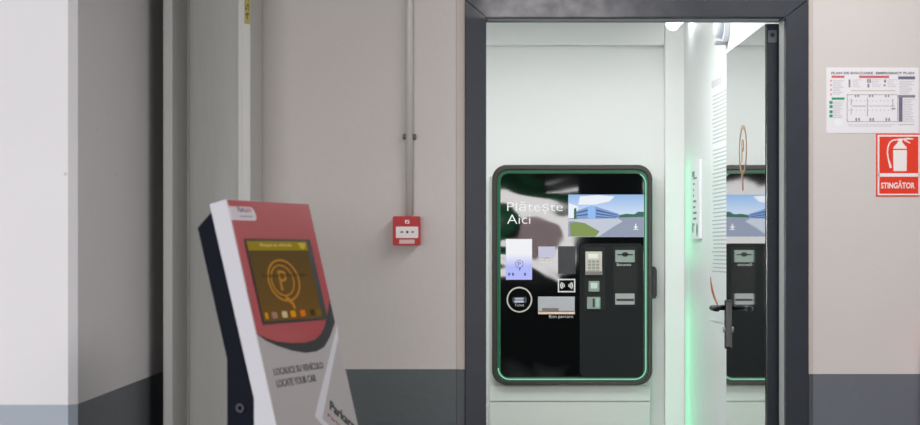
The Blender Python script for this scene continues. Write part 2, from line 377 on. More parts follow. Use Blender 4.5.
b = MB(); c = P_cp.at(418.2, 220); b.poly(P_cp, circ(c[0], c[1], 0.003, 16), -0.001, 0.0008); obj('key_hole', b, M['black_plastic'], t)

# ------------------------------------------------------------------ evacuation plan, extinguisher sign and extinguisher
def up(P, *r): a = P.rect(*r); return (a[0], min(a[1], a[3]), a[2], max(a[1], a[3]))
def epx(x, y): return (820 + x / 5.31, 60 + y / 5.31)     # photo detail coordinates
P_w = Plane((0, WY - 0.0015, 0), (1, 0, 0), (0, 0, 1))
r = up(P_w, 826.4, 67.6, 918.7, 133)
t = thing('evacuation_plan', 'white evacuation plan sheet fixed on the wall above the red extinguisher sign', 'notice', ((r[0] + r[2]) / 2, WY, r[1]))
obj('sheet', MB().rect(P_w, r, -0.0013, 0.0), M['paper'], t)
def prt(name, rects, m, d=0.0006, par=None, lab=None):
    b = MB()
    for q in rects: b.rect(P_w, up(P_w, *epx(q[0], q[1]), *epx(q[2], q[3])), -0.0003, d)
    return obj(name, b, m, par or t, label=lab)
ink = mat('grey ink', rgb(132, 128, 136), 0.6); dink = mat('dark ink', rgb(96, 92, 100), 0.6)
b = MB(); q = up(P_w, *epx(60, 63), *epx(500, 76)); b.text(P_w, 'PLAN DE EVACUARE  EMERGENCY PLAN', q[0], q[1], q[2] - q[0], q[3] - q[1], -0.0003, 0.0006, bold=.03)
obj('title', b, dink, t, label='dark title lettering')
rp = mat('plan red ink', rgb(208, 96, 104), 0.6); gp = mat('plan green ink', rgb(52, 150, 112), 0.6); vp = mat('plan violet grey ink', rgb(110, 106, 128), 0.6)
prt('red_heading', [(62, 83, 130, 95)], rp); prt('red_heading', [(208, 83, 367, 96)], rp)
prt('green_heading', [(62, 199, 130, 211)], gp)
prt('grey_heading', [(415, 87, 505, 103)], vp); prt('grey_heading', [(415, 186, 505, 200)], ink)
for y in (110, 133, 158, 183): prt('red_symbol', [(54, y - 5, 63, y + 5)], mat('pale red ink', rgb(216, 150, 156), 0.6))
for y in (225, 247, 275, 297): prt('green_symbol', [(50, y - 8, 67, y + 8)], gp)
pgi = mat('pale grey ink', rgb(192, 188, 196), 0.6)
def block(x, xa, xb, ys, h=3): prt('small_print', [(x, ys[0], xb, ys[0] + h)] + [(x, y - 9, x + 1.2, y + h) for y in ys[1:]] + [(x, y, random.randint(xa, xb), y + h) for y in ys[1:]], pgi)
block(70, 105, 128, list(range(108, 188, 9))); block(72, 105, 128, list(range(222, 305, 9)))
for x in (160, 262, 345): block(x + 16, x + 40, x + 66, list(range(104, 146, 9)), 2.5)
block(424, 470, 500, list(range(112, 178, 9))); block(444, 480, 503, list(range(208, 330, 9)))
prt('small_print', [(150, 342, 400, 345), (415, 340, 500, 345), (150, 351, 380, 353)], pgi)
for q in [(152, 103, 161, 145), (250, 100, 258, 122), (262, 100, 270, 122), (252, 126, 262, 146), (340, 104, 350, 120), (338, 130, 348, 140)]: prt('pictogram', [q], ink)
prt('sub_heading', [(165, 160, 400, 165)], mat('pale ochre ink', rgb(206, 190, 176), 0.6))
b = []
for x in (143, 411): b.append((x, 183, x + 2.5, 328))
for y in (183, 326): b.append((143, y, 413, y + 2.5))
b += [(250, 200, 253, 300), (164, 205, 167, 240), (164, 255, 167, 290), (170, 243, 245, 246), (260, 243, 400, 245), (385, 205, 388, 250), (380, 255, 400, 262)]
for x in (185, 200, 260, 275, 345, 360):
    b += [(x, 186, x + 8, 197), (x + 3, 308, x + 11, 324)]
for i in range(24): b.append((150 + (i % 12) * 21, 215 + 50 * (i // 12), 155 + (i % 12) * 21, 218 + 50 * (i // 12)))
prt('floor_plan', b, ink, lab='grey line drawing of the floor')
prt('legend_strip', [(418, 200, 438, 328)], vp)
b = MB(); c = P_w.at(*epx(95, 332)); b.poly(P_w, circ(c[0], c[1], 0.0135), -0.0002, 0.0005); obj('round_mark', b, mat('silver foil', rgb(236, 236, 240), 0.4), t)

r = up(P_w, 876, 133.6, 919.6, 196.6)
t = thing('extinguisher_sign', 'red sign with a white extinguisher picture and one Romanian word', 'sign', ((r[0] + r[2]) / 2, WY, r[1]))
obj('plate', MB().rect(P_w, r, -0.0013, 0.0008), M['red'], t)
def spx(x, y): return (870 + x / 6.08, 130 + y / 6.08)
def S(pts): return [P_w.at(*spx(x, y)) for x, y in pts]
b = MB()
ou, inn = S([(46, 30), (302, 30), (302, 396), (46, 396)]), S([(56, 40), (294, 40), (294, 388), (56, 388)])
b.ring(P_w, ou, inn, 0.0006, 0.0014); b.rect(P_w, up(P_w, *spx(50, 263), *spx(298, 284)), 0.0006, 0.0014)
obj('border', b, M['sign_white'], t, label='white border and dividing bar')
b = MB()
b.poly(P_w, S([(140, 122), (224, 122), (222, 250), (142, 250)]), 0.0006, 0.0014)
b.poly(P_w, S([(140, 114), (144, 102), (168, 76), (196, 76), (220, 102), (224, 114)]), 0.0006, 0.0014)
b.poly(P_w, S([(170, 76), (172, 52), (204, 52), (202, 60), (196, 62), (196, 76)]), 0.0006, 0.0014)
b.poly(P_w, S([(200, 52), (232, 48), (262, 52), (262, 57), (236, 58), (204, 62)]), 0.0006, 0.0014)
b.poly(P_w, S([(204, 58), (214, 60), (246, 78), (243, 83), (206, 66)]), 0.0006, 0.0014)
hose = S([(172, 58), (140, 62), (120, 76), (109, 102), (105, 135), (110, 170), (118, 200), (126, 230)])
b.band(P_w, hose, [0.0022] * 6 + [0.003, 0.0038], 0.0006, 0.0014)
obj('pictogram', b, M['sign_white'], t, label='white extinguisher picture')
q = up(P_w, *spx(66, 318), *spx(272, 356))
b = MB().text(P_w, 'STINGĂTOR', q[0], q[1], q[2] - q[0], q[3] - q[1] + 0.006, 0.0006, 0.0014, bold=0.025)
obj('lettering', b, M['sign_white'], t)

ex, ey = 1.455 + 0.066, WY - 0.085
t = thing('fire_extinguisher', 'red fire extinguisher hung on the wall below its red sign, cut by the edge', 'fire extinguisher', (ex, ey, 0.62))
ered = mat('extinguisher red', rgb(206, 58, 50), 0.3, coat=0.4)
obj('cylinder', MB().lathe((ex, ey), [(0.055, 0.62), (0.07, 0.64), (0.07, 1.0), (0.066, 1.035), (0.045, 1.07), (0.022, 1.085), (0.02, 1.1)]), ered, t)
obj('label', MB().lathe((ex, ey), [(0.0704, 0.70), (0.0708, 0.701), (0.0708, 0.975), (0.0704, 0.976)]), mat('pinkish label', rgb(206, 176, 186), 0.5, noise=0.3, nscale=40), t, label='pale printed label')
b = MB(); b.box(ex - 0.018, ex + 0.018, ey - 0.018, ey + 0.018, 1.095, 1.13, 0.004); obj('valve', b, M['black_plastic'], t)
b = MB(); b.poly(Plane((ex, ey - 0.008, 0), (1, 0, 0), (0, 0, 1)), [(-0.02, 1.128), (0.085, 1.15), (0.085, 1.158), (-0.02, 1.142)], -0.016, 0); obj('handle', b, M['black_plastic'], t)
b = MB(); b.tube([(ex + 0.018, ey, 1.11), (ex + 0.05, ey, 1.1), (ex + 0.085, ey, 1.03), (ex + 0.088, ey, 0.9), (ex + 0.084, ey, 0.78)], 0.009); obj('hose', b, M['black_plastic'], t)
b = MB(); b.box(ex - 0.02, ex + 0.02, ey + 0.02, WY + 0.001, 1.075, 1.115, 0.003); obj('bracket', b, M['steel'], t)

# ------------------------------------------------------------------ things on the right wall of the pay room
n0 = P_rw.at(693, 250)[0]; n1 = P_rw.at(702, 250)[0]
t = thing('wall_notice', 'small white framed notice with lines of print on the side wall', 'notice', P_rw((n0 + n1) / 2, 1.38, 0.0))
b = MB(); b.poly(P_rw, rrect(n0, 1.378, n1, 1.73, 0.006), 0.0005, 0.012).bevel(0.002); obj('panel', b, M['paper'], t)
b = MB()
for k in range(9): b.rect(P_rw, (n0 + 0.08, 1.44 + k * 0.026, n0 + 0.1 + random.random() * 0.12, 1.45 + k * 0.026), 0.0115, 0.0126)
b.rect(P_rw, (n0 + 0.05, 1.66, n0 + 0.12, 1.685), 0.0115, 0.0126)
obj('small_print', b, ink, t)
b = MB(); b.poly(P_rw, circ(n0 + 0.19, 1.42, 0.03, 24, 0.02), 0.0115, 0.0126); obj('emblem', b, mat('slate ink', rgb(92, 104, 104), 0.5), t)
b = MB(); b.poly(P_rw, circ(n0 + 0.07, 1.43, 0.024, 24, 0.025), 0.0115, 0.0126); obj('emblem', b, mat('sage ink', rgb(140, 160, 150), 0.5), t)

p0 = P_rw.at(711, 250)[0]; p1 = P_rw.at(728, 250)[0] + 0.22
t = thing('terms_poster', 'tall glossy white poster of many text lines on the wall beyond the door', 'poster', P_rw((p0 + p1) / 2, 1.03, 0.0))
gloss = mat('laminated white sheet', rgb(222, 227, 226), 0.3)
obj('sheet', MB().rect(P_rw, (p0, 1.03, p1, 2.11), 0.0005, 0.004), gloss, t)
b = MB()
for k in range(46):
    z = 1.98 - k * 0.0165
    if 12 < k < 14: continue
    b.rect(P_rw, (p0 + 0.05 + random.random() * 0.05, z, p1 - 0.03 - random.random() * 0.12, z + 0.005), 0.0035, 0.0046)
obj('small_print', b, mat('grey green ink', rgb(168, 180, 178), 0.5), t)
b = MB(); b.rect(P_rw, (p0 + 0.04, 2.02, p0 + 0.3, 2.05), 0.0035, 0.0046); obj('heading', b, mat('faint ink', rgb(196, 196, 200), .5), t)
b = MB()
arc = [(p0 + 0.03 + 0.2 * (1 - math.cos(a)), 1.12 + 0.115 * math.sin(a)) for a in [k * math.pi / 22 for k in range(12)]][::-1]
arc = [(p0 + 0.015 + 0.21 * s * s, 1.215 - 0.125 * s) for s in [k / 10 for k in range(11)]]
b.band(P_rw, arc, [0.004 + 0.012 * (1 - abs(k - 4) / 6) for k in range(11)], 0.0035, 0.0046)
obj('arc', b, mat('copper red ink', rgb(176, 96, 66), 0.5), t, label='copper red curved line')

# round white fitting high on the right wall
cu = P_rw.at(727, 30)[0]; cz = CZ + (HY - 27) * 7.55 / F
t = thing('wall_beacon', 'round white wall fitting high up above the open door', 'alarm', P_rw(cu, cz, 0))
wp = mat('white moulded plastic', rgb(226, 228, 234), 0.35)
obj('base', MB().poly(P_rw, circ(cu, cz, 0.078, 40), 0.0005, 0.022).bevel(0.003), wp, t)
b = MB(); b.tube([P_rw(cu, cz, 0.02), P_rw(cu, cz, 0.045), P_rw(cu, cz, 0.052)], [0.06, 0.056, 0.04], 32); obj('dome', b, mat('pale grey plastic', rgb(204, 208, 216), 0.3), t)
b = MB(); b.box(*sorted((P_rw(cu, cz).x - 0.05, P_rw(cu, cz).x - 0.002)), P_rw(cu, cz).y - 0.02, P_rw(cu, cz).y + 0.02, cz - 0.085, cz - 0.07, 0.004); obj('switch_lug', b, mat('grey plastic', rgb(150, 154, 160), 0.4), t)
b = MB(); b.tube([P_rw(cu - 0.05, cz + 0.02, 0.02), P_rw(cu - 0.05, cz + 0.02, 0.05)], 0.016, 16); obj('sounder', b, mat('slate plastic', rgb(120, 124, 132), 0.4), t)

# lamp in the corner of the pay room
lx, ly = 0.89, 8.45
lz = CZ + (HY - 28) * ly / F
t = thing('tube_lamp', 'lit white tube lamp end hanging in the upper room corner', 'lamp', (lx, ly, 2.56))
obj('bracket', MB().box(lx - 0.02, RX(ly) + 0.003, ly - 0.02, ly + 0.02, 2.5, 2.53, 0.003), M['white_lacquer'], t)
obj('holder', MB().box(lx - 0.02, lx + 0.02, ly - 0.16, ly + 0.04, lz + 0.03, 2.561, 0.004), M['white_lacquer'], t)
obj('tube', MB().tube([(lx, ly, lz + 0.015), (lx + 0.012, ly - 0.05, lz + 0.03), (lx + 0.03, ly - 0.15, lz + 0.04)], 0.03, 18), emission('lit tube', (1, 1, 1, 1), 6), t)

# ------------------------------------------------------------------ payment machine
MY = 8.55
P = Plane((0, MY, 0), (1, 0, 0), (0, 0, 1))
def R(*q): return up(P, *q)
t = pm = thing('payment_machine', 'large black glass parking payment machine with green light edge in the white room', 'payment machine', (0.43, 8.6, 0))
cab = mat('pale grey machine cabinet', rgb(208, 214, 208), 0.45, noise=0.02)
q = R(489.5, 176, 650, 402)
b = MB(); b.box(q[0], q[2], MY + 0.024, 8.656, 0.01, q[3], 0.003); obj('body', b, cab, t)
zt = R(0, 386, 1, 387)[3]
b = MB(); b.box(q[0], q[2] + 0.002, MY + 0.012, MY + 0.024, 0.008, q[1] - 0.003, 0.002); b.box(q[0], q[2] + 0.002, MY + 0.012, MY + 0.024, q[1] + 0.003, zt, 0.002)
obj('plinth', b, cab, t, label='pale plinth with one horizontal seam')
bez = mat('taupe bezel', rgb(56, 54, 53), 0.35, 0.4)
q = R(492, 165, 652, 384.6); ro = 0.068
def RR(x0, y0, x1, y1, r): a = R(x0, y0, x1, y1); return rrect(a[0], a[1], a[2], a[3], r, 10)
b = MB(); b.ring(P, RR(492, 165, 652, 384.6, .068), RR(497, 170, 647.6, 380.6, .05), -0.05, 0.02); b.bevel(0.006, 3)
obj('bezel', b, bez, t)
green = emission('green light strip', (0.26, 0.68, 0.46, 1), 1.0)
gdark = mat('green glow channel', rgb(8, 92, 56), 0.3)  # glow of the light strip put into the channel's green colour
b = MB(); b.ring(P, RR(496.8, 169.8, 647.8, 380.8, .05), RR(501, 174, 643, 376.4, .036), -0.03, 0.004); obj('light_channel', b, gdark, t, label='dark green channel round the glass')
def strip(pts, wpx=0.6):
    return MB().band(P, [P.at(*p) for p in pts], wpx * MY / F, 0.003, 0.0075)
def arcpx(cx, cy, r, a0, a1, n=8): return [(cx + r * math.cos(math.radians(a0 + (a1 - a0) * k / n)), cy + r * math.sin(math.radians(a0 + (a1 - a0) * k / n))) for k in range(n + 1)]
path = arcpx(634.5, 184, 11.2, -60, 0) + arcpx(634.5, 368, 11.2, 0, 90) + arcpx(509.5, 368, 11.2, 90, 180)
obj('light_strip', strip(path), green, t, label='glowing green line')
path = [(498.4, 366), (498.4, 184)] + arcpx(509.5, 184, 11.2, 180, 270) + [(625, 172.8)]
obj('light_strip', strip(path, 0.35), emission('dim green strip', (0.02, 0.3, 0.13, 1), 0.5), t, label='dim green line')

# black glass: gently buckled where the film sits, so it bends reflections
glass = mat('black glass', rgb(10, 12, 13), 0.03, ior=1.4)
nt = glass.node_tree; bs = nt.nodes['Principled BSDF']
g = nt.nodes.new('ShaderNodeNewGeometry')
nz = nt.nodes.new('ShaderNodeTexNoise'); nz.inputs['Scale'].default_value = 3.4; nz.inputs['Detail'].default_value = 1.0; nz.inputs['Distortion'].default_value = 0.8
nt.links.new(g.outputs['Position'], nz.inputs['Vector'])
bp = nt.nodes.new('ShaderNodeBump'); bp.inputs['Strength'].default_value = 1.0; bp.inputs['Distance'].default_value = 0.0016
nt.links.new(nz.outputs['Fac'], bp.inputs['Height']); nt.links.new(bp.outputs['Normal'], bs.inputs['Normal'])
obj('glass_front', MB().poly(P, RR(500.6, 173.6, 643.4, 376.8, .036), -0.02, 0.006), glass, t)
glow_ink = emission('glow white lettering', (0.9, 0.92, 0.92, 1), 1.05)  # glow added so the lettering stands out over the reflection
wi = mat('white print on glass', rgb(214, 214, 212), 0.5)
def txt(name, s, x0, y0, x1, y1, m=wi, d=0.0072, par=None, bold=0.0):
    q = R(x0, y0, x1, y1); return obj(name, MB().text(P, s, q[0], q[1], q[2] - q[0], q[3] - q[1], 0.0055, d, bold=bold), m, par or t)
txt('lettering', 'Plătește', 507.2, 201.5, 562.7, 214, glow_ink, bold=-.012)
txt('lettering', 'Aici', 507.2, 214.6, 530.3, 223.8, glow_ink, bold=-.012)
# upper picture screen
sr = R(568.2, 194.6, 643.8, 236.9)
scr = obj('screen', MB().rect(P, sr, 0.004, 0.0075), emission('screen sky', rgb(214, 228, 246), 1.0, rgb(150, 186, 232), sr[1] + 0.09, sr[3]), t, label='wide colour screen showing a car park building')
def zpx(x, y): return (560 + x / 6.07, 180 + y / 6.07)
def pic(name, polys, c, d, s=1.0):
    b = MB()
    for pts in polys: b.poly(P, [P.at(*zpx(x, y)) for x, y in pts], 0.0072, d)
    obj(name, b, emission(name + ' picture', c, s), scr)
pic('cloud', [[(120, 100), (230, 92), (330, 100), (300, 130), (210, 150), (110, 150)], [(52, 140), (110, 160), (100, 240), (52, 250)]], rgb(236, 240, 248), 0.0078)
pic('ground', [[(50, 232), (508, 222), (508, 344), (50, 344)]], rgb(150, 158, 178), 0.0079)
pic('pavement', [[(50, 238), (350, 232), (380, 252), (330, 280), (240, 340), (200, 344), (90, 250), (50, 252)]], rgb(196, 202, 216), 0.0081)
pic('grass', [[(60, 262), (100, 254), (150, 262), (240, 312), (215, 344), (66, 344)]], rgb(134, 152, 92), 0.0083)
pic('tree_line', [[(350, 215), (400, 205), (450, 208), (475, 192), (508, 194), (508, 224), (350, 228)]], rgb(70, 112, 98), 0.0083); pic('tree', [[(84, 176), (98, 168), (102, 236), (84, 238)]], rgb(70, 112, 98), 0.0083)
pic('building', [[(100, 188), (190, 156), (214, 160), (300, 188), (358, 206), (358, 232), (220, 236), (100, 232)]], rgb(132, 160, 208), 0.0085)
pic('building_face', [[(168, 166), (190, 156), (214, 162), (214, 234), (168, 232)]], rgb(150, 190, 240), 0.0087)
pic('storey_line', [[(102, 196), (168, 180), (168, 188), (102, 203)], [(102, 214), (168, 206), (168, 213), (102, 220)], [(218, 178), (352, 212), (352, 216), (218, 188)], [(218, 200), (352, 222), (352, 226), (218, 208)], [(218, 220), (340, 230), (340, 233), (218, 226)]], rgb(74, 98, 142), 0.0089)
pic('arrow', [[(456, 266), (462, 266), (462, 282), (472, 282), (459, 298), (446, 282), (456, 282)], [(444, 298), (474, 298), (474, 302), (444, 302)]], rgb(244, 246, 250), 0.0089)
# small lit ticket panel at the left
q = R(505.9, 239, 532, 279.7)
tp = obj('ticket_screen', MB().rect(P, q, 0.004, 0.0075), emission('lavender screen', rgb(178, 186, 248), 1.0, rgb(240, 241, 244), q[1] + 0.06, q[1] + 0.12), t, label='small white and lavender lit screen')
slate = mat('slate blue ink', rgb(84, 98, 140), 0.5)
c = P.at(519.2, 264); b = MB(); b.ring(P, circ(c[0], c[1], .019), circ(c[0], c[1], .0165), 0.0074, 0.008)
b.text(P, 'P', c[0] - .007, c[1] - .01, .014, .02, 0.0074, 0.008); b.band(P, [(c[0] + .004, c[1] - .017), (c[0] + .001, c[1] - .03)], .003, .0074, .008)
obj('emblem', b, slate, tp)
for x in (509.2, 513, 525): obj('mark', MB().rect(P, R(x - 1, 272.8, x + 1, 275.6), 0.0074, 0.008), slate, tp)
obj('scan_screen', MB().rect(P, R(538.3, 246.5, 555.2, 257.5), 0.004, 0.0075), emission('pale lilac screen', rgb(206, 206, 226), 0.9), t, label='small pale lit screen')
b = MB(); c = P.at(541.8, 261.3); b.ring(P, circ(c[0], c[1], .012), circ(c[0], c[1], .007), 0.0055, .0075); b.poly(P, circ(c[0], c[1], .005), .0055, .0075); obj('scan_icon', b, wi, t)
txt('lettering', 'Scan', 546.5, 259.2, 554, 262.4)
obj('blank_cover', MB().rect(P, R(558, 246.2, 575.4, 274), 0.004, 0.009), mat('charcoal cover', rgb(56, 58, 60), 0.5), t)
q = R(557.8, 278.8, 575.2, 292.3)
cl = obj('contactless_reader', MB().ring(P, rrect(*q, 0.001, 2), rrect(q[0] + .006, q[1] + .006, q[2] - .006, q[3] - .006, 0.001, 2), .004, .0085), wi, t, label='white square outline with wave marks')
b = MB(); c = ((q[0] + q[2]) / 2, (q[1] + q[3]) / 2)
for s in (-1, 1):
    for k, rr in enumerate((.010, .018, .026)):
        b.band(P, [(c[0] + s * (0.002 + rr * math.cos(a)), c[1] + rr * .8 * math.sin(a)) for a in [math.radians(d) for d in range(-44, 45, 11)]], .0026, .005, .008)
obj('waves', b, wi, cl)
c = P.at(519.4, 299.6)
tr = obj('ticket_slot_ring', MB().ring(P, circ(c[0], c[1], .060, 56), circ(c[0], c[1], .0535, 56), .004, .0095), mat('bone white ring', rgb(196, 194, 184), 0.45), t, label='white ring round the ticket slot')
b = MB(); b.poly(P, rrect(*R(512.5, 297, 526.5, 303), .006), .004, .013); sl = obj('ticket_slot', b, mat('dark blue slot', rgb(34, 44, 62), 0.3), tr)
b = MB(); b.rect(P, R(514.8, 297.8, 523.3, 299.4), .012, .016); b.rect(P, R(514.4, 300.4, 523.6, 302.4), .012, .016); obj('slot_lips', b, emission('lit slot lips', rgb(190, 200, 214), 0.9), tr)
txt('lettering', 'Tichet', 514.6, 303.6, 524.2, 306.4, par=tr)
q = R(538, 296.6, 574.6, 314)
ry = obj('receipt_tray', MB().rect(P, q, .004, .0085), mat('pale tray', rgb(178, 180, 184), 0.6, noise=.06), t, label='pale tray with a metal lip')
obj('tray_lip', MB().rect(P, R(538, 311.8, 574.6, 314), .008, .016), mat('copper lip', rgb(196, 172, 156), 0.3, 0.5), ry)
obj('tray_slot', MB().rect(P, R(542, 308, 558.5, 311), .008, .011), mat('brown grey slot', rgb(118, 112, 108), 0.4), ry)
obj('tray_line', MB().rect(P, R(538.5, 310.9, 574.2, 311.7), .008, .0102), mat('brown shadow gap', rgb(92, 86, 82), 0.5), ry)
txt('lettering', 'Bon parcare', 549, 314.8, 573, 318.8)
# right-hand control panel
pq = R(579.6, 243.4, 643, 377)
pnl = mat('matt charcoal panel', rgb(27, 30, 31), 0.6, noise=.03); pnl.node_tree.nodes['Principled BSDF'].inputs['Specular IOR Level'].default_value = .2; pin_ = mat('deep charcoal recess', rgb(14, 16, 17), 0.6)
def slotgrid(): pass
panel = obj('control_panel', MB().poly(P, rrect(pq[0], pq[1], pq[2], pq[3], (.028, .03, .02, .035), 8), .004, .016).bevel(.0015), pnl, t, label='matt charcoal panel of slots and keys')
obj('recess', MB().rect(P, R(584.6, 247.2, 604.8, 310), .0155, .0175), pin_, panel)
obj('recess', MB().rect(P, R(613.3, 246.8, 637, 307), .0155, .0175), pin_, panel)
cream = mat('cream keypad', rgb(196, 192, 180), 0.4); sil = mat('silver green steel', rgb(140, 156, 147), 0.5, 0.1)
b = MB(); b.poly(P, rrect(*R(585.2, 251.5, 601.6, 274.6), .004), .017, .032).bevel(.002)
kp = obj('keypad', b, cream, pm, label='cream keypad with a small display')
obj('keypad_display', MB().rect(P, R(588, 253.8, 597.6, 258.6), .0315, .0335), mat('pale lcd', rgb(222, 224, 216), 0.3), kp)
keym = mat('grey key', rgb(150, 148, 140), 0.5)
for i in range(3):
    for j in range(4):
        x = 587.6 + i * 4.1; y = 260.4 + j * 3.2
        obj('key', MB().rect(P, R(x, y, x + 2.9, y + 2.1), .0315, .0345), keym, kp)
obj('keypad_foot', MB().rect(P, R(584.8, 271.2, 602, 274.8), .0315, .034), mat('taupe foot', rgb(124, 120, 116), 0.5), kp)
b = MB(); b.poly(P, rrect(*R(588.4, 281, 599, 291.4), .003), .017, .027).bevel(.002); bt = obj('coin_button', b, sil, pm)
obj('button_face', MB().rect(P, R(590.4, 282.8, 597, 288.4), .0265, .0285), mat('pale green face', rgb(196, 214, 204), 0.4), bt)
b = MB(); b.poly(P, rrect(*R(586.8, 296.8, 600, 308.6), .003), .017, .027).bevel(.002); bt = obj('coin_slot', b, sil, pm)
obj('slit', MB().rect(P, R(592.3, 298.4, 594.3, 307), .0265, .0285), M['black_plastic'], bt)
obj('slot_guide', MB().rect(P, R(595.6, 298.4, 598.6, 307), .0265, .029), mat('mint plastic', rgb(150, 200, 178), 0.4), bt)
b = MB(); b.poly(P, rrect(*R(614.9, 250.1, 634.2, 262.2), .003), .017, .03).bevel(.002); bn = obj('banknote_slot', b, sil, pm, label='silver banknote slot with a round notch')
b = MB(); b.rect(P, R(617, 254, 632.4, 255.2), .0295, .0315); c = P.at(624.6, 254.4); b.poly(P, circ(c[0], c[1], .011, 24, .015), .0295, .0315)
obj('slit', b, M['black_plastic'], bn)
txt('lettering', 'Bancnote', 616.6, 262.9, 630.8, 265.9, d=.0185)
b = MB(); b.poly(P, rrect(*R(614.9, 293.4, 634, 304.4), .003), .017, .03).bevel(.002); cs = obj('card_slot', b, M['steel'], pm)
obj('slit', MB().rect(P, R(616, 298.6, 633.4, 300.8), .0295, .0315), M['black_plastic'], cs)
# black pull handle on the machine's side
b = MB(); hx = R(650, 267, 656, 298); b.poly(Plane((0, MY + 0.03, 0), (1, 0, 0), (0, 0, 1)), [(hx[0] + .003, hx[1] - .006), (hx[0] + .026, hx[1] - .002), (hx[2] + .004, hx[1] + .012), (hx[2] + .004, hx[3] - .014), (hx[2] - .006, hx[3] + .002), (hx[0] + .003, hx[3] + .004)], -.03, .03).bevel(.003)
obj('side_handle', b, M['black_plastic'], pm)

# ------------------------------------------------------------------ car finder kiosk in the foreground
TH = math.radians(70); AL = math.radians(13.9); KW = 0.449
n = Vector((math.sin(TH), -math.cos(TH), 0)); u = Vector((math.cos(TH), math.sin(TH), 0))
O = Vector((-0.5985, 4.3, 0))
P_side = Plane(O, n, (0, 0, 1))                       # a (forwards), z ; its normal points to the camera-facing flank
Pk = Plane(O + Vector((0, 0, 1.45)), u, Vector((0, 0, math.cos(AL))) - n * math.sin(AL))
kbase = O + n * 0.13 + u * (KW / 2)
t = thing('information_kiosk', 'leaning red and grey car finder kiosk with a small amber screen', 'kiosk', (kbase.x, kbase.y, 0))
ta = math.tan(AL)
front = lambda z: ta * (1.45 - z)
sgn = 1 if P_side.n.dot(u) < 0 else -1
def flank(pts, a0, a1, m, name, bev=0.0, lab=None):
    """side outline (forwards, height) stretched across the kiosk from a0 to a1 of its width"""
    b = MB(); b.poly(P_side, pts, -sgn * a0, -sgn * a1)
    if bev: b.bevel(bev)
    return obj(name, b, m, t, label=lab)
flank([(front(0.1) + 0.0, 0.1), (0.0, 1.45), (-0.0451, 1.439), (0.076, 0.982), (0.076, 0.1)], 0.0, KW, M['white_lacquer'], 'front_shell', 0.0025, 'white lacquered front shell')
navy = mat('navy black plastic', rgb(22, 25, 36), 0.75); navy.node_tree.nodes['Principled BSDF'].inputs['Specular IOR Level'].default_value = 0.12
flank([(0.0755, 0.984), (-0.0415, 1.42), (-0.0785, 1.383), (0.0025, 1.073), (0.0025, 0.05), (0.0755, 0.05)], 0.004, KW - 0.004, navy, 'rear_body', 0.002, 'navy black rear body')
flank([(front(0.0) - 0.03, 0.0), (front(0.11) - 0.012, 0.105), (0.0, 0.105), (0.0, 0.0)], 0.02, KW - 0.02, M['black_plastic'], 'base', 0.002)
c = P_side.at(240.3, 408)
lk = obj('side_lock', MB().ring(P_side, circ(c[0], c[1], .0105, 28), circ(c[0], c[1], .006, 28), -sgn * 0.006, -sgn * -0.003), mat('dark ring', rgb(46, 50, 60), 0.4), t)
# graphics on the front panel
fl = KW
def K(pts): return [Pk.at(*p) for p in pts]
def clampu(pts): return [(min(max(a, 0.0015), KW - 0.0015), b) for a, b in pts]
grey = mat('silver grey film', rgb(176, 172, 172), 0.4, 0.15)
ln = 1.45 / math.cos(AL) - 0.12
obj('grey_panel', MB().poly(Pk, [(0.0015, -0.002), (KW - 0.0015, -0.002), (KW - 0.0015, -ln), (0.0015, -ln)], -0.0005, 0.0008), grey, t, label='silver grey lower front')
blk = mat('anthracite film', rgb(32, 35, 39), 0.55)
L0 = Pk.at(256, 333)[1]
bk = clampu(K([(240, 290), (257, 334.5), (266, 341), (277, 345.8), (291, 350.5), (305, 353), (316, 351.5), (324, 347), (330, 336), (336, 322), (341, 312), (332, 280)]))
obj('black_band', MB().poly(Pk, bk, 0.0006, 0.0014), blk, t, label='black curved band')
rd = clampu([(0.0015, -0.002)] + K([(256.5, 333.8), (266, 338.5), (276, 341.6), (291, 343.2), (305, 342.8), (314, 340), (320, 334.5), (324.5, 325), (327, 312), (329.5, 298), (333, 292)]) + [(KW - 0.0015, -0.002)])
redf = mat('crimson film', rgb(166, 42, 52), 0.3, coat=0.25)
obj('red_panel', MB().poly(Pk, rd, 0.0012, 0.002), redf, t, label='crimson upper front')
vw = clampu(K([(334.5, 335), (337.2, 326), (342.0, 330), (339.8, 335), (321.8, 418.6), (328, 425), (352, 448), (352, 458), (324, 425), (314.4, 416.5)]))
vw = K([(314.4, 416.5), (334.5, 335), (337, 325)]) + [(KW - 0.0015, Pk.at(340, 337)[1])] + K([(321.8, 418.6), (345, 442), (345, 450)])
obj('white_stripe', MB().poly(Pk, vw, 0.0006, 0.0014), M['white_lacquer'], t, label='white angled stripe')
# screen
q = [Pk.at(*p) for p in ((243.5, 238.5), (309.5, 240), (326, 319.6), (261.5, 325))]
su0 = (q[0][0] + q[3][0]) / 2; su1 = (q[1][0] + q[2][0]) / 2; sv1 = (q[0][1] + q[1][1]) / 2; sv0 = (q[2][1] + q[3][1]) / 2
sc = obj('screen_bezel', MB().rect(Pk, (su0, sv0, su1, sv1), 0.0016, 0.0035), M['black_plastic'], t)
SW, SH = su1 - su0, sv1 - sv0
def E(a, b): return (su0 + SW * a, sv0 + SH * b)       # fractions of the screen
def sq(a0, b0, a1, b1): return (*E(a0, b0), *E(a1, b1))
amber = emission('amber display', rgb(98, 70, 34), 1.0, rgb(80, 64, 38), 1.1, 1.32)
ds = obj('display', MB().rect(Pk, sq(.02, .03, .92, .97), 0.003, 0.0042), amber, sc, label='dim amber display')
def kd(name, mb, c, s=1.0): return obj(name, mb, emission(name + ' glow', c, s), sc)
kd('header_bar', MB().rect(Pk, sq(.02, .86, .92, .97), .004, .0048), rgb(126, 108, 34))
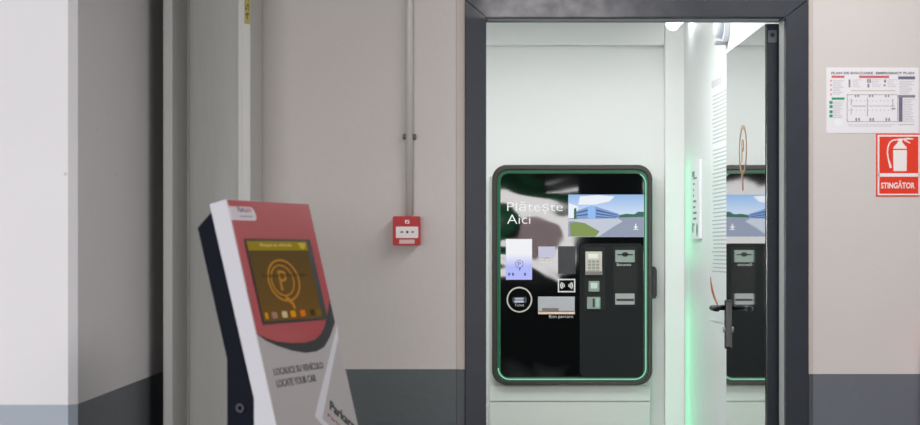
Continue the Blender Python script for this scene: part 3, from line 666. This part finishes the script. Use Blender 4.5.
kd('header_text', MB().text(Pk, 'Busque su vehículo', *E(.2, .895), SW * .48, SH * .05, .0046, .0054), rgb(176, 158, 92))
kd('header_icon', MB().poly(Pk, [E(.78, .95), E(.90, .95), E(.87, .88), E(.81, .88)], .0046, .0054), rgb(166, 142, 60))
pc = E(.44, .50)
b = MB()
b.ring(Pk, circ(pc[0], pc[1], SH * .255, 44, SW * .24), circ(pc[0], pc[1], SH * .232, 44, SW * .218), .004, .0048)
b.ring(Pk, circ(pc[0] - SW * .02, pc[1], SH * .19, 44, SW * .175), circ(pc[0] - SW * .02, pc[1], SH * .172, 44, SW * .158), .004, .0048)
b.text(Pk, 'P', pc[0] - SW * .07, pc[1] - SH * .12, SW * .12, SH * .24, .004, .0048)
b.band(Pk, [(pc[0] - SW * .03, pc[1] - SH * .2), (pc[0] + SW * .05, pc[1] - SH * .27), (pc[0] + SW * .075, pc[1] - SH * .34)], SW * .016, .004, .0048)
kd('pin_emblem', b, rgb(150, 102, 42))
kd('caption', MB().text(Pk, 'Busque su vehiculo aqui', *E(.13, .53), SW * .66, SH * .055, .005, .0056), rgb(62, 46, 30))
for a, cc in ((.05, rgb(196, 140, 30)), (.15, rgb(150, 120, 104)), (.3, rgb(190, 176, 140)), (.43, rgb(206, 136, 30)), (.58, rgb(206, 110, 34)), (.73, rgb(70, 58, 30)), (.84, rgb(112, 92, 40))):
    kd('icon', MB().poly(Pk, rrect(*sq(a, .06, a + (.04 if a < .1 else .075), .135), .004, 3), .004, .0048), tuple(x * .75 for x in cc[:3]) + (1,))
# labels and lettering
q = K([(229.5, 206.5), (255, 207.5), (256.5, 213), (255.5, 220.8), (232, 220.6)])
lq = [(0.0015, q[0][1])]
a = Pk.at(229, 206.5); c_ = Pk.at(256.3, 221)
b = MB(); b.poly(Pk, rrect(0.0015, c_[1], c_[0], a[1], (0, .012, .022, 0)), .0018, .0026)
bl = obj('brand_label', b, mat('pale label', rgb(206, 200, 208), 0.4), t, label='pale label with a small name')
bd = c_[0]
b = MB(); b.text(Pk, 'Park', bd * .32, c_[1] + .02, bd * .27, .013, .0024, .0032); obj('lettering', b, mat('violet grey ink', rgb(96, 84, 104), .5), bl)
b = MB(); b.text(Pk, 'are', bd * .61, c_[1] + .02, bd * .23, .010, .0024, .0032); obj('lettering', b, mat('rose ink', rgb(190, 96, 104), .5), bl)
b = MB(); b.rect(Pk, (bd * .36, c_[1] + .008, bd * .84, c_[1] + .0115), .0024, .0032); obj('small_print', b, mat('mauve ink', rgb(160, 150, 162), .5), bl)
dk = mat('charcoal lettering', rgb(58, 56, 58), .5)
def ktext(s, x0, y0, x1, y1, hpx):
    a = Pk.at(x0, y0); c = Pk.at(x1, y1); v = (a[1] + c[1]) / 2
    return obj('lettering', MB().text(Pk, s, a[0], v, c[0] - a[0], hpx * 4.4 / F, .0006, .0014, bold=.012), dk, t)
ktext('LOCALICE SU VEHÍCULO', 274.3, 375.2, 323.6, 368.8, 8.8)
ktext('LOCATE YOUR CAR', 277, 387.3, 316.5, 382, 7.6)
a = Pk.at(329.5, 409.5); 
b = MB(); b.text(Pk, 'Parkare', a[0], a[1], (KW - a[0] - .03) / math.cos(math.radians(30)), .027, .0006, .0014, rot=math.radians(-30), bold=.03); obj('lettering', b, mat('black lettering', rgb(34, 30, 34), .5), t)
a = Pk.at(327.5, 417.5)
b = MB(); b.text(Pk, 'Parking', a[0], a[1], .1, .0125, .0006, .0014, rot=math.radians(-30)); obj('lettering', b, mat('dull red lettering', rgb(150, 74, 78), .5), t)

# ------------------------------------------------------------------ the garage behind the viewer (seen only as reflection)
gw = MB(); gw.box(-6, 4.5, -4.25, -4.02, 0, 1.08); gw.box(-6, 4.5, -4.25, -4.02, 2.1, 2.8); gw.box(-6, -3.57, -4.25, -4.02, 1.08, 2.1); gw.box(1.17, 4.5, -4.25, -4.02, 1.08, 2.1); struct('wall_rear', gw, M['concrete'])  # gap in this wall is shaped around the added rear fill lamp
gr = MB(); gr.box(4.5, 4.7, -4.25, WY + 0.18, 0, 2.8); struct('wall_garage_right', gr, M['concrete'])
def tint(name, col):
    m = bpy.data.materials.new(name); m.use_nodes = True; nt = m.node_tree; nt.nodes.clear()
    o = nt.nodes.new('ShaderNodeOutputMaterial'); tb = nt.nodes.new('ShaderNodeBsdfTranslucent'); tb.inputs['Color'].default_value = col
    nt.links.new(tb.outputs[0], o.inputs[0]); return m
# tinted sheets added before the rear fill lamp to colour the glass reflections
P_op = Plane((0, -3.7, 0), (1, 0, 0), (0, 0, 1))
gt = tint('added green reflection tint', (0.02, 0.22, 0.12, 1)); gyt = tint('added rose grey reflection tint', (0.56, 0.49, 0.5, 1))
struct('reflected_band_green', MB().band(P_op, [(-0.6, 2.75), (0.2, 2.2), (0.75, 1.95), (1.2, 1.9)], 0.11, -0.002, 0.002), gt)
struct('reflected_disc_green', MB().poly(P_op, circ(0.2, 1.55, 0.26), -0.002, 0.002), gt)
struct('reflected_disc_grey', MB().poly(P_op, circ(0.62, 1.45, 0.2, 40, 0.3), -0.002, 0.002), gyt)
# ------------------------------------------------------------------ lights
def area(name, loc, target, sx, sy, power, col=(1, 1, 1)):
    l = bpy.data.lights.new(name, 'AREA'); l.shape = 'RECTANGLE'; l.size = sx; l.size_y = sy; l.energy = power; l.color = col
    o = bpy.data.objects.new(name, l); COL.objects.link(o); o.location = loc
    o.rotation_euler = (Vector(target) - Vector(loc)).to_track_quat('-Z', 'Y').to_euler(); return o
area('daylight_left', (-5.6, 0.2, 1.6), (0.0, 5.0, 1.3), 4.0, 2.2, 150, (1.0, 0.98, 0.97))
area('rear_fill', (-1.2, -4.0, 1.59), (-1.2, 0.0, 1.59), 4.7, 0.98, 338, (1.0, 0.975, 0.97))  # added fill lamp behind the viewer, also mirrored in the machine glass
area('overhead_fill', (1.1, 3.3, 2.74), (1.1, 3.3, 0), 0.4, 4.6, 62, (1.0, 0.97, 0.96))  # added overhead fill, lifts the pier side and the walls
gl = area('green_glow_lamp', (0.813, 8.57, 1.0), (1.813, 7.87, 1.0), 0.015, 1.5, 0.7, (0.05, 1.0, 0.42)); gl.data.spread = math.radians(90)  # added unseen lamp that throws the green glow onto the side wall
area('room_panel', (0.15, 7.25, 2.42), (0.15, 7.2, 0), 1.2, 0.8, 28.5, (0.98, 1.0, 1.0))
wd = bpy.data.worlds.new('sky'); scene.world = wd; wd.use_nodes = True
wd.node_tree.nodes['Background'].inputs['Color'].default_value = (0.85, 0.93, 1.0, 1)
wd.node_tree.nodes['Background'].inputs['Strength'].default_value = 0.35

# ------------------------------------------------------------------ camera
cam = bpy.data.cameras.new('camera'); cam.sensor_width = 36.0; cam.lens = 36.0 * F / 920.0
cam.shift_x = -(CX - 460.0) / 920.0; cam.shift_y = (HY - 212.5) / 920.0
cam.clip_start = 0.05
cam.dof.use_dof = True; cam.dof.focus_distance = 7.6; cam.dof.aperture_fstop = 5.6
co = bpy.data.objects.new('camera', cam); COL.objects.link(co)
co.location = (0, 0, CZ); co.rotation_euler = (math.pi / 2, 0, 0)
scene.camera = co
vs = scene.view_settings
scene.display_settings.display_device = 'sRGB'
vs.view_transform = 'Standard'; vs.look = 'None'; vs.exposure = 0.0; vs.gamma = 1.0; vs.use_curve_mapping = False
